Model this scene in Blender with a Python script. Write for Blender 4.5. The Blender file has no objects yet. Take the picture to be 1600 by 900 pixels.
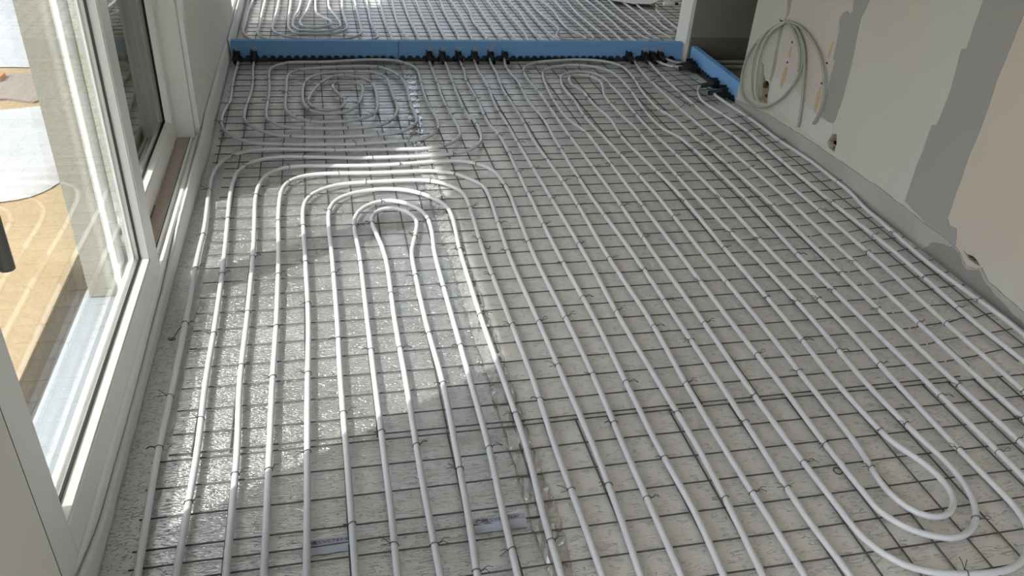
import bpy, bmesh, math, random
from mathutils import Vector, Matrix, noise
from mathutils.geometry import tessellate_polygon

# ---------------------------------------------------------------- camera, sky, sun, exposure
scene = bpy.context.scene
COL = scene.collection
cam_data = bpy.data.cameras.new('camera')
cam = bpy.data.objects.new('camera', cam_data)
COL.objects.link(cam)
cam_data.sensor_width = 36.0
cam_data.lens = 27.993
cam_data.clip_start = 0.02
R_ = (0.97476809, -0.21375888, 0.06429858)
U_ = (0.06184919, 0.53541099, 0.84232401)
F_ = (0.2144804, 0.81709376, -0.53512237)
cam.matrix_world = Matrix(((R_[0], U_[0], -F_[0], 0), (R_[1], U_[1], -F_[1], 0), (R_[2], U_[2], -F_[2], 1.6), (0, 0, 0, 1)))
scene.camera = cam

SUN_AZ = math.radians(29.5)     # direction the light travels, from +x towards +y
SUN_EL = math.radians(49.0)
world = bpy.data.worlds.new('sky')
scene.world = world
world.use_nodes = True
wn = world.node_tree
wn.nodes.clear()
w_out = wn.nodes.new('ShaderNodeOutputWorld')
w_bg = wn.nodes.new('ShaderNodeBackground')
w_sky = wn.nodes.new('ShaderNodeTexSky')
w_sky.sky_type = 'NISHITA'
w_sky.sun_disc = False
w_sky.sun_elevation = SUN_EL
w_sky.sun_rotation = math.pi * 1.5 - SUN_AZ
w_sky.air_density = 1.0
w_sky.dust_density = 2.5
w_bg.inputs['Strength'].default_value = 0.56
w_hs = wn.nodes.new('ShaderNodeHueSaturation')      # thin haze: a paler blue sky
w_hs.inputs['Saturation'].default_value = 0.55
wn.links.new(w_sky.outputs[0], w_hs.inputs['Color'])
wn.links.new(w_hs.outputs[0], w_bg.inputs[0])
wn.links.new(w_bg.outputs[0], w_out.inputs[0])

sun_data = bpy.data.lights.new('sun', 'SUN')
sun_data.energy = 7.0
sun_data.angle = math.radians(0.6)
sun_data.color = (1.0, 0.965, 0.91)
sun = bpy.data.objects.new('sun', sun_data)
COL.objects.link(sun)
_d = Vector((math.cos(SUN_AZ) * math.cos(SUN_EL), math.sin(SUN_AZ) * math.cos(SUN_EL), -math.sin(SUN_EL)))
sun.rotation_euler = _d.to_track_quat('-Z', 'Y').to_euler()
sun.location = (-6, -4, 9)

def portal(name, loc, rot, sx, sy):
    l = bpy.data.lights.new(name, 'AREA')
    l.shape = 'RECTANGLE'; l.size = sx; l.size_y = sy
    l.cycles.is_portal = True
    o = bpy.data.objects.new(name, l); COL.objects.link(o)
    o.location = loc; o.rotation_euler = rot
# light portals in real and added window openings (they emit nothing, only guide the sampling)
portal('window_portal', (-0.80, 1.9, 1.25), (0, math.radians(-90), 0), 2.4, 3.4)
portal('window_portal', (-0.80, -1.0, 1.25), (0, math.radians(-90), 0), 2.4, 2.8)
portal('window_portal', (0.9, -2.84, 1.3), (math.radians(90), 0, 0), 3.0, 2.3)
portal('window_portal', (-0.86, 6.9, 1.3), (0, math.radians(-90), 0), 2.3, 1.9)

portal('window_portal', (1.4, 8.72, 1.4), (math.radians(-90), 0, 0), 2.4, 2.0)

vs = scene.view_settings
vs.view_transform = 'Standard'
vs.look = 'None'
vs.exposure = 0.08
vs.gamma = 1.0
vs.use_curve_mapping = False
scene.cycles.max_bounces = 10
scene.cycles.diffuse_bounces = 6
scene.cycles.transparent_max_bounces = 12

random.seed(7)
PIPES = {
 'spiral': [(-516,5230),(-511,5098),(-515,4889),(-515,4720),(-510,4572),(-510,4441),(-526,4319),(-533,4223),(-529,4130),(-511,4040),(-463,3949),(-407,3882),(-355,3846),(-286,3833),(-218,3824),(-81,3811),(6,3806),(150,3806),(238,3817),(327,3824),(462,3846),(524,3895),(575,3985),(588,4060),(587,4193),(571,4376),(571,4625),(582,4852),(581,5009),(550,5098),(482,5180),(381,5210),(227,5202),(20,5162),(-202,5155),(-266,5103),(-311,5039),(-320,4927),(-310,4726),(-308,4507),(-312,4357),(-314,4247),(-304,4180),(-267,4107),(-215,4059),(-150,4036),(-5,4024),(162,4024),(222,4036),(288,4062),(356,4150),(394,4297),(393,4374),(386,4518),(382,4717),(379,4821),(350,4899),(287,4957),(229,4965),(79,4952),(-12,4932),(-77,4851),(-113,4745),(-123,4605),(-118,4414),(-99,4322),(-50,4259),(13,4235),(91,4249),(142,4301),(188,4403),(216,4572),(221,4686),(198,4746),(145,4773),(86,4774),(53,4735),(51,4651),(78,4550),(103,4466),(110,4394),(90,4339),(49,4294),(-4,4285),(-53,4309),(-84,4372),(-93,4448),(-79,4543),(-38,4692),(-3,4783),(42,4862),(94,4889),(171,4881),(230,4838),(272,4763),(288,4690),(294,4565),(288,4414),(279,4286),(250,4213),(190,4158),(103,4119),(22,4114),(-82,4127),(-103,4136),(-159,4185),(-201,4262),(-218,4363),(-214,4444),(-214,4624),(-214,4817),(-204,4926),(-165,4981),(-93,5024),(-6,5044),(56,5054),(190,5074),(319,5068),(380,5020),(433,4945),(467,4829),(481,4674),(475,4488),(471,4324),(479,4223),(480,4130),(473,4079),(437,4016),(385,3964),(346,3941),(290,3926),(200,3913),(156,3910),(-8,3907),(-114,3916),(-221,3937),(-273,3959),(-328,4010),(-372,4062),(-407,4124),(-423,4208),(-422,4315),(-417,4418),(-410,4510),(-405,4667),(-407,4821),(-417,5027),(-416,5230)],
 'w1': [(684,5193),(680,5040),(675,4741),(667,4496),(672,4309),(680,4121),(673,4244),(685,4095),(688,3966),(686,3911),(664,3845),(614,3790),(563,3752),(493,3728),(405,3726),(275,3731),(146,3733),(-39,3742),(-310,3767),(-435,3718),(-493,3610),(-516,3471),(-513,3318),(-499,2985),(-501,2765),(-495,2341),(-493,2004),(-495,1732),(-489,1504),(-484,1349)],
 'w2': [(785,5176),(777,4941),(769,4694),(764,4479),(765,4229),(777,4093),(778,4212),(796,4063),(794,3936),(786,3851),(768,3780),(714,3709),(663,3673),(570,3646),(438,3633),(267,3633),(140,3634),(-40,3654),(-238,3672),(-342,3624),(-403,3532),(-421,3386),(-421,3207),(-406,2755),(-400,2329),(-401,1992),(-394,1717),(-396,1490),(-398,1335)],
 'h3': [(-289,1316),(-289,1473),(-291,1701),(-302,1978),(-300,2317),(-302,2744),(-311,3060),(-316,3218),(-309,3355),(-279,3472),(-206,3546),(-110,3559),(56,3547),(255,3540),(409,3557),(546,3571),(640,3564),(716,3520),(774,3429),(788,3278),(793,3210),(772,2631),(779,2183),(779,1828),(770,1542),(766,1304),(763,1142)],
 'h4': [(-205,1303),(-205,1459),(-206,1688),(-207,1965),(-204,2305),(-208,2734),(-216,2995),(-217,3149),(-212,3282),(-198,3361),(-147,3432),(-43,3466),(150,3458),(298,3457),(429,3462),(538,3449),(611,3390),(672,3306),(696,3218),(673,2641),(678,2195),(681,1842),(684,1555),(676,1319),(667,1157)],
 'h5': [(-109,1286),(-107,1444),(-106,1673),(-104,1951),(-100,2292),(-110,2724),(-117,2948),(-119,3100),(-104,3210),(-55,3284),(30,3343),(144,3357),(240,3361),(387,3365),(483,3342),(544,3286),(583,3221),(589,3088),(577,2651),(581,2207),(583,1856),(574,1571),(575,1335),(574,1173)],
 'h6': [(1,1268),(0,1426),(-2,1658),(-6,1937),(-5,2280),(-10,2713),(-15,2884),(-13,3091),(15,3183),(82,3245),(177,3276),(281,3279),(373,3242),(441,3174),(487,3097),(500,2985),(492,2834),(484,2661),(483,2220),(491,1868),(493,1583),(480,1350),(477,1189)],
 'h7': [(97,1252),(99,1411),(98,1643),(96,1923),(95,2268),(94,2702),(86,2874),(88,3004),(114,3083),(177,3151),(243,3170),(306,3144),(364,3081),(394,2994),(393,2826),(382,2672),(384,2232),(387,1883),(388,1599),(379,1366),(375,1206)],
 'h8': [(194,1236),(191,1396),(189,1629),(190,1910),(187,2256),(192,2643),(176,2830),(157,2959),(163,3029),(190,3078),(237,3098),(291,3083),(330,3030),(348,2960),(322,2833),(296,2714),(291,2681),(290,2243),(301,1895),(296,1613),(290,1380),(282,1221)],
 'e1': [(886,5175),(879,4940),(860,4798),(864,4589),(868,4394),(861,4065),(889,3813),(879,3203),(872,2620),(880,2170),(873,1815),(869,1527),(876,1287),(867,1124)],
 'e2': [(983,5175),(968,4891),(974,4923),(973,4645),(955,4311),(962,4036),(963,3809),(971,3195),(978,2609),(972,2159),(978,1801),(983,1510),(974,1271),(963,1108)],
 'e3': [(1086,5175),(1080,4905),(1056,4613),(1060,4360),(1062,4079),(1054,3804),(1076,3187),(1067,2599),(1076,2146),(1063,1789),(1059,1498),(1062,1257),(1063,1092)],
 'e4': [(1176,5122),(1172,4872),(1186,4792),(1168,4411),(1186,4098),(1172,3797),(1161,3180),(1177,2588),(1175,2134),(1175,1774),(1170,1482),(1163,1241),(1174,1073)],
 'serp': [(1978,1383),(1972,1663),(1973,2035),(1981,2502),(1994,3111),(1973,3750),(1962,3729),(1963,3886),(1959,4088),(1922,4248),(1937,4561),(1973,4810),(1978,5065),(1862,5183),(1697,5209),(1578,5191),(1412,5156),(1318,5080),(1274,4985),(1258,4791),(1271,4549),(1266,4119),(1266,3791),(1273,3170),(1265,2578),(1265,2122),(1259,1762),(1261,1468),(1270,1224),(1273,1137),(1316,1050),(1379,1010),(1456,990),(1587,979),(1656,1003),(1713,1045),(1747,1092),(1765,1145),(1762,1393),(1766,1692),(1779,2059),(1769,2525),(1776,3129),(1755,3763),(1748,3998),(1754,4227),(1770,4477),(1767,4687),(1765,4846),(1687,4947),(1546,4915),(1482,4819),(1446,4633),(1451,4402),(1435,4087),(1455,3780),(1477,3154),(1471,2556),(1474,2097),(1467,1733),(1461,1438),(1442,1329),(1442,1250),(1465,1189),(1513,1155),(1567,1165),(1608,1200),(1628,1252),(1628,1284),(1620,1344),(1600,1395),(1575,1441),(1563,1720),(1578,2084),(1580,2545),(1591,3144),(1550,3775),(1572,4068),(1548,4357),(1552,4571),(1515,4692),(1535,4818),(1591,4882),(1674,4871),(1726,4757),(1705,4627),(1665,4480),(1658,4326),(1660,4102),(1675,3953),(1668,3768),(1662,3138),(1679,2534),(1679,2071),(1662,1706),(1678,1406),(1689,1368),(1682,1260),(1667,1206),(1632,1144),(1577,1102),(1519,1087),(1480,1103),(1414,1135),(1369,1219),(1373,1207),(1367,1452),(1372,1746),(1367,2110),(1371,2567),(1372,3162),(1374,3785),(1367,3922),(1322,4117),(1324,4406),(1349,4696),(1385,4911),(1441,5010),(1569,5078),(1726,5077),(1850,4972),(1875,4812),(1863,4533),(1823,4146),(1834,3897),(1882,3756),(1897,3119),(1873,2514),(1871,2047),(1874,1677),(1877,1376),(1875,1251)],
 'q3': [(2116,5209),(2079,4976),(2058,4681),(2089,5004),(2066,4618),(2064,4122),(2080,3744),(2098,3103),(2088,2491),(2073,2022),(2069,1650),(2073,1475)],
 'q4': [(2212,5208),(2184,4807),(2179,4494),(2179,4224),(2187,3927),(2207,3737),(2196,3094),(2196,2480),(2179,2009),(2178,1635)],
 'q5': [(2432,4692),(2376,4652),(2312,4551),(2275,4447),(2258,4332),(2279,4193),(2313,3921),(2312,3731),(2305,3085),(2317,2467),(2295,1995),(2304,1736)],
 'q6': [(2447,4581),(2407,4531),(2392,4482),(2394,4401),(2404,4298),(2416,4176),(2431,3995),(2437,3724),(2466,3459),(2466,3258),(2465,3072),(2436,2903),(2427,2713),(2410,2457),(2410,2317),(2431,1978),(2427,1876)],
 'l1': [(2274,5250),(2278,5158),(2315,5068),(2378,5048),(2435,5044)],
 'l2': [(2330,5257),(2373,5199),(2407,5118),(2457,5111)],
}
FAR = [
 [(-613,6774),(-618,6497),(-619,6216),(-611,6106),(-574,5916),(-533,5775),(-491,5678)],
 [(-502,6782),(-520,6502),(-520,6087),(-526,5876),(-500,5746),(-454,5650),(-395,5604)],
 [(-408,6788),(-417,6411),(-421,6026),(-427,5858),(-412,5758),(-361,5671),(-297,5620),(-229,5597)],
 [(-305,6795),(-310,6513),(-322,6228),(-330,6008),(-321,5882),(-286,5801),(-205,5723),(-124,5675),(-18,5658),(90,5664),(172,5691),(246,5752),(287,5877),(288,6094),(287,6520),(285,6833)],
 [(-213,6801),(-220,6420),(-224,6120),(-219,5968),(-190,5865),(-152,5804),(-70,5794),(11,5788),(94,5820),(152,5884),(190,5981),(190,6113),(181,6320),(179,6565),(186,6827)],
 [(-135,6806),(-155,6472),(-183,6257),(-192,6055),(-175,5970),(-136,5897),(-70,5876),(13,5870),(86,5914),(140,6001),(149,6089),(131,6247),(85,6509),(74,6661),(78,6820)],
 [(-61,6811),(-102,6378),(-131,6236),(-142,6101),(-119,6014),(-69,5973),(-14,5958),(44,6009),(83,6087),(76,6176),(32,6266),(-14,6359),(-26,6553),(-23,6813)],
 [(382,6840),(380,6525),(370,6188),(386,5922),(398,5776),(370,5694),(306,5642),(217,5617)],
 [(486,6846),(483,6480),(476,6101),(488,5840),(487,5637)],
 [(591,6853),(577,6485),(565,6104),(586,5843),(615,5631)],
 [(684,6859),(669,6294),(676,5974),(676,5608)],
 [(790,6866),(774,6298),(777,5933),(772,5609)],
 [(891,6873),(882,6450),(867,6069),(867,5611)],
 [(993,6880),(970,6355),(975,5983),(965,5612)],
 [(1082,6886),(1088,6460),(1075,6076),(1060,5626)],
 [(1192,6893),(1180,6464),(1154,6171),(1174,5814),(1170,5709),(1133,5627),(1073,5586)],
 [(1290,6899),(1276,6419),(1278,6129),(1267,5859),(1301,5617)],
 [(1395,6906),(1391,6475),(1376,6086),(1375,5905),(1383,5627)],
 [(1501,6913),(1483,6531),(1488,6136),(1488,5864),(1463,5620)],
 [(1579,6918),(1593,6484),(1567,6092),(1563,5866),(1589,5630)],
 [(1686,6925),(1677,6387),(1672,6003),(1678,5782),(1718,5636)],
 [(1780,6931),(1755,6597),(1772,6291),(1788,6016),(1763,5916),(1717,5805),(1722,5719),(1788,5691),(1868,5667),(1932,5736),(1863,6000),(1866,6246),(1895,6605),(1875,6938)],
 [(2000,6946),(1978,6503),(1987,6202),(1994,5877),(1994,5746),(1943,5652)],
 [(2111,6953),(2076,6508),(2081,6205),(2086,5924),(2102,5642)],
 [(2208,6959),(2189,6513),(2190,6209),(2198,5950),(2190,5643)],
 [(2298,6965),(2306,6572),(2300,6213),(2281,5884),(2300,5649)],
 [(2389,6971),(2386,6470),(2386,6071),(2396,5842),(2427,5698)],
 [(2511,6979),(2490,6528),(2490,6171),(2476,5843),(2514,5721)],
 [(2619,6986),(2622,6534),(2597,6126),(2601,5892),(2627,5758)],
 [(2743,6994),(2713,6703),(2722,6381),(2689,6081),(2714,5940)],
 [(2894,6770),(2842,6655),(2818,6517),(2789,6157),(2785,6012)],
]
WALLART = {'patch': {'dark1': [(3507,838),(3389,865),(3395,817),(3403,792),(3413,760),(3395,644),(3380,540),(3374,399),(3379,298),(3386,254),(3434,243),(3491,245),(3499,321),(3516,449),(3517,530),(3536,534),(3542,602),(3552,678),(3574,719),(3557,754),(3532,769),(3510,759),(3486,777)],'dark2': [(2715,1022),(2519,1067),(2496,1024),(2503,992),(2506,936),(2503,868),(2507,776),(2498,692),(2491,577),(2494,446),(2486,338),(2486,299),(2477,186),(2455,165),(2416,171),(2399,140),(2386,107),(2425,109),(2543,102),(2738,135),(2743,258),(2746,297),(2740,363),(2742,441),(2745,489),(2719,503),(2713,572),(2713,652),(2734,814),(2709,824),(2712,893)],'blue': [(3007,956),(2707,1024),(2711,827),(2734,814),(2713,652),(2719,503),(2745,489),(2747,288),(2742,132),(2878,123),(2887,226),(2900,369),(2884,351),(2927,525),(2932,690),(2947,781)],'pink': [(2508,1069),(2325,1111),(1849,743),(1127,-89),(1875,-13),(2132,168),(2209,122),(2233,96),(2274,43),(2322,55),(2364,95),(2412,173),(2451,168),(2477,186),(2486,299),(2494,446),(2491,577),(2498,692),(2503,868),(2502,1005)],'rose': [(4038,716),(3507,838),(3486,777),(3532,769),(3574,719),(3542,602),(3524,463),(3490,256),(3567,234),(3704,284),(3849,313),(3984,279),(4025,465)],'pale': [(4053,283),(3966,289),(3831,304),(3642,253),(3487,237),(3388,247),(3371,213),(3375,197),(3422,172),(3401,131),(3352,130),(3522,121),(3947,131),(4015,145)],'streak': [(4082,706),(4038,716),(4027,638),(4052,604),(4057,456),(4036,354),(4037,250),(4062,254),(4070,362),(4085,526),(4049,626)]},
'base': [(4398,21),(3996,75),(3575,96),(3328,106),(2880,117),(2608,106),(2395,105),(2356,99),(2298,64),(2249,78),(2224,99),(2170,67),(1976,53)],'holes': {'hole_a': [(4194,316),(4164,310),(4142,266),(4109,237),(4072,239),(4047,217),(4047,167),(4027,123),(4092,110),(4147,111),(4173,185),(4171,247)],'hole_b': [(3372,201),(3340,214),(3318,172),(3318,126),(3374,126),(3395,150)],'hole_c': [(2343,113),(2320,108),(2284,116),(2256,110),(2233,98),(2262,94),(2302,94),(2325,102)]},
'ochre': [[(3934,480),(3916,480),(3915,453),(3916,429),(3933,419),(3940,454)],[(3933,376),(3913,368),(3910,331),(3910,293),(3919,246),(3943,262),(3947,329)],[(3576,612),(3563,607),(3567,563),(3573,527),(3584,528),(3582,568)],[(3574,381),(3554,347),(3549,267),(3567,242),(3584,282),(3586,345)]],'dots': [(3929,506),(3926,397),(3574,501),(3571,397)],'cables': [[(4009,600),(4096,556),(4226,450),(4320,333),(4349,200),(4301,100),(4189,67),(4015,109),(3866,212),(3778,336),(3753,437),(3776,502),(3860,564),(3976,592)],[(4008,598),(4111,547),(4209,459),(4250,349),(4243,245),(4214,172),(4177,111)],[(4009,594),(4088,540),(4155,474),(4187,372),(4177,256),(4157,180),(4115,117)],[(4002,599),(3907,592),(3819,553),(3753,482),(3697,344),(3664,225),(3651,129)],[(4003,599),(3861,608),(3725,579),(3603,518),(3528,436),(3496,358),(3492,270),(3522,198)],[(4007,597),(3921,584),(3835,539),(3784,473),(3768,395)]]}

# ---------------------------------------------------------------- helpers
def s2l(c):
    return tuple((v / 12.92 if v <= 0.04045 else ((v + 0.055) / 1.055) ** 2.4) for v in c)

def rgb(r, g, b):
    return s2l((r / 255, g / 255, b / 255)) + (1.0,)

def mat(name, col, rough=0.6, metal=0.0, spec=0.5, mottle=0.0, mscale=6.0, bump=0.0, bscale=40.0, bdist=0.004, stretch=(1, 1, 1), coat=0.0):
    m = bpy.data.materials.new(name); m.use_nodes = True
    nt = m.node_tree; b = nt.nodes['Principled BSDF']
    b.inputs['Base Color'].default_value = col
    b.inputs['Roughness'].default_value = rough
    b.inputs['Metallic'].default_value = metal
    b.inputs['Specular IOR Level'].default_value = spec
    b.inputs['Coat Weight'].default_value = coat
    tc = nt.nodes.new('ShaderNodeTexCoord')
    mp = nt.nodes.new('ShaderNodeMapping'); mp.inputs['Scale'].default_value = stretch
    nt.links.new(tc.outputs['Object'], mp.inputs['Vector'])
    if mottle:
        n = nt.nodes.new('ShaderNodeTexNoise'); n.inputs['Scale'].default_value = mscale; n.inputs['Detail'].default_value = 5
        r = nt.nodes.new('ShaderNodeMix'); r.data_type = 'RGBA'
        lo = tuple(c * (1 - mottle) for c in col[:3]) + (1,); hi = tuple(min(1, c * (1 + mottle)) for c in col[:3]) + (1,)
        r.inputs['A'].default_value = lo; r.inputs['B'].default_value = hi
        nt.links.new(mp.outputs[0], n.inputs['Vector']); nt.links.new(n.outputs['Fac'], r.inputs['Factor'])
        nt.links.new(r.outputs['Result'], b.inputs['Base Color'])
    if bump:
        n2 = nt.nodes.new('ShaderNodeTexNoise'); n2.inputs['Scale'].default_value = bscale; n2.inputs['Detail'].default_value = 4
        bp = nt.nodes.new('ShaderNodeBump'); bp.inputs['Strength'].default_value = bump; bp.inputs['Distance'].default_value = bdist
        nt.links.new(mp.outputs[0], n2.inputs['Vector']); nt.links.new(n2.outputs['Fac'], bp.inputs['Height'])
        nt.links.new(bp.outputs[0], b.inputs['Normal'])
    return m

def foil_mat(name, base, rough, crack, fine, metal=0.75, scale=(17, 80, 1), fscale=260, dark=0.7, gate=0.5):
    """aluminium-faced insulation: short broken creases running across the room, plus a fine grain"""
    m = bpy.data.materials.new(name); m.use_nodes = True
    nt = m.node_tree; b = nt.nodes['Principled BSDF']
    b.inputs['Metallic'].default_value = metal
    tc = nt.nodes.new('ShaderNodeTexCoord')
    wob = nt.nodes.new('ShaderNodeTexNoise'); wob.inputs['Scale'].default_value = 30.0; wob.inputs['Detail'].default_value = 3
    nt.links.new(tc.outputs['Object'], wob.inputs['Vector'])
    mp = nt.nodes.new('ShaderNodeMapping'); mp.inputs['Scale'].default_value = scale
    nt.links.new(tc.outputs['Object'], mp.inputs['Vector'])
    add = nt.nodes.new('ShaderNodeVectorMath'); add.operation = 'MULTIPLY_ADD'
    add.inputs[1].default_value = (0.35, 0.5, 0); nt.links.new(wob.outputs['Color'], add.inputs[0]); nt.links.new(mp.outputs[0], add.inputs[2])
    vo = nt.nodes.new('ShaderNodeTexNoise'); vo.inputs['Scale'].default_value = 1.0; vo.inputs['Detail'].default_value = 2; vo.inputs['Roughness'].default_value = 0.45
    nt.links.new(add.outputs[0], vo.inputs['Vector'])
    sb = nt.nodes.new('ShaderNodeMath'); sb.operation = 'SUBTRACT'; sb.inputs[1].default_value = 0.5; nt.links.new(vo.outputs['Fac'], sb.inputs[0])
    ab = nt.nodes.new('ShaderNodeMath'); ab.operation = 'ABSOLUTE'; nt.links.new(sb.outputs[0], ab.inputs[0])
    cr = nt.nodes.new('ShaderNodeMapRange'); cr.inputs['From Max'].default_value = 0.032
    nt.links.new(ab.outputs[0], cr.inputs['Value'])
    gt = nt.nodes.new('ShaderNodeTexNoise'); gt.inputs['Scale'].default_value = 28.0; gt.inputs['Detail'].default_value = 2
    nt.links.new(tc.outputs['Object'], gt.inputs['Vector'])
    gr = nt.nodes.new('ShaderNodeMapRange'); gr.inputs['From Min'].default_value = gate; gr.inputs['From Max'].default_value = gate + 0.08
    nt.links.new(gt.outputs['Fac'], gr.inputs['Value'])
    inv = nt.nodes.new('ShaderNodeMath'); inv.operation = 'SUBTRACT'; inv.inputs[0].default_value = 1.0; nt.links.new(gr.outputs[0], inv.inputs[1])
    mxc = nt.nodes.new('ShaderNodeMath'); mxc.operation = 'MAXIMUM'
    nt.links.new(cr.outputs[0], mxc.inputs[0]); nt.links.new(inv.outputs[0], mxc.inputs[1])
    fn = nt.nodes.new('ShaderNodeTexNoise'); fn.inputs['Scale'].default_value = fscale; fn.inputs['Detail'].default_value = 2
    fm = nt.nodes.new('ShaderNodeMapping'); fm.inputs['Scale'].default_value = (0.3, 1, 1)
    nt.links.new(tc.outputs['Object'], fm.inputs['Vector']); nt.links.new(fm.outputs[0], fn.inputs['Vector'])
    big = nt.nodes.new('ShaderNodeTexNoise'); big.inputs['Scale'].default_value = 3.0; big.inputs['Detail'].default_value = 4
    nt.links.new(tc.outputs['Object'], big.inputs['Vector'])
    b1 = nt.nodes.new('ShaderNodeBump'); b1.inputs['Strength'].default_value = crack; b1.inputs['Distance'].default_value = 0.003
    nt.links.new(mxc.outputs[0], b1.inputs['Height'])
    b2 = nt.nodes.new('ShaderNodeBump'); b2.inputs['Strength'].default_value = fine; b2.inputs['Distance'].default_value = 0.003
    nt.links.new(fn.outputs['Fac'], b2.inputs['Height']); nt.links.new(b1.outputs[0], b2.inputs['Normal'])
    nt.links.new(b2.outputs[0], b.inputs['Normal'])
    rr = nt.nodes.new('ShaderNodeMapRange'); rr.inputs['From Min'].default_value = 0.3; rr.inputs['From Max'].default_value = 0.7
    rr.inputs['To Min'].default_value = rough - 0.06; rr.inputs['To Max'].default_value = rough + 0.08
    nt.links.new(big.outputs['Fac'], rr.inputs['Value']); nt.links.new(rr.outputs[0], b.inputs['Roughness'])
    mx = nt.nodes.new('ShaderNodeMix'); mx.data_type = 'RGBA'
    mx.inputs['A'].default_value = tuple(c * dark for c in base[:3]) + (1,); mx.inputs['B'].default_value = base
    nt.links.new(mxc.outputs[0], mx.inputs['Factor']); nt.links.new(mx.outputs['Result'], b.inputs['Base Color'])
    return m

def glass_mat():
    m = bpy.data.materials.new('window_glass'); m.use_nodes = True
    nt = m.node_tree; nt.nodes.clear()
    o = nt.nodes.new('ShaderNodeOutputMaterial'); mx = nt.nodes.new('ShaderNodeMixShader')
    t = nt.nodes.new('ShaderNodeBsdfTransparent'); t.inputs[0].default_value = (0.95, 0.97, 0.96, 1)
    g = nt.nodes.new('ShaderNodeBsdfGlossy'); g.inputs['Roughness'].default_value = 0.0
    f = nt.nodes.new('ShaderNodeFresnel'); f.inputs['IOR'].default_value = 1.6
    nt.links.new(f.outputs[0], mx.inputs[0]); nt.links.new(t.outputs[0], mx.inputs[1]); nt.links.new(g.outputs[0], mx.inputs[2])
    nt.links.new(mx.outputs[0], o.inputs[0])
    return m

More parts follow.
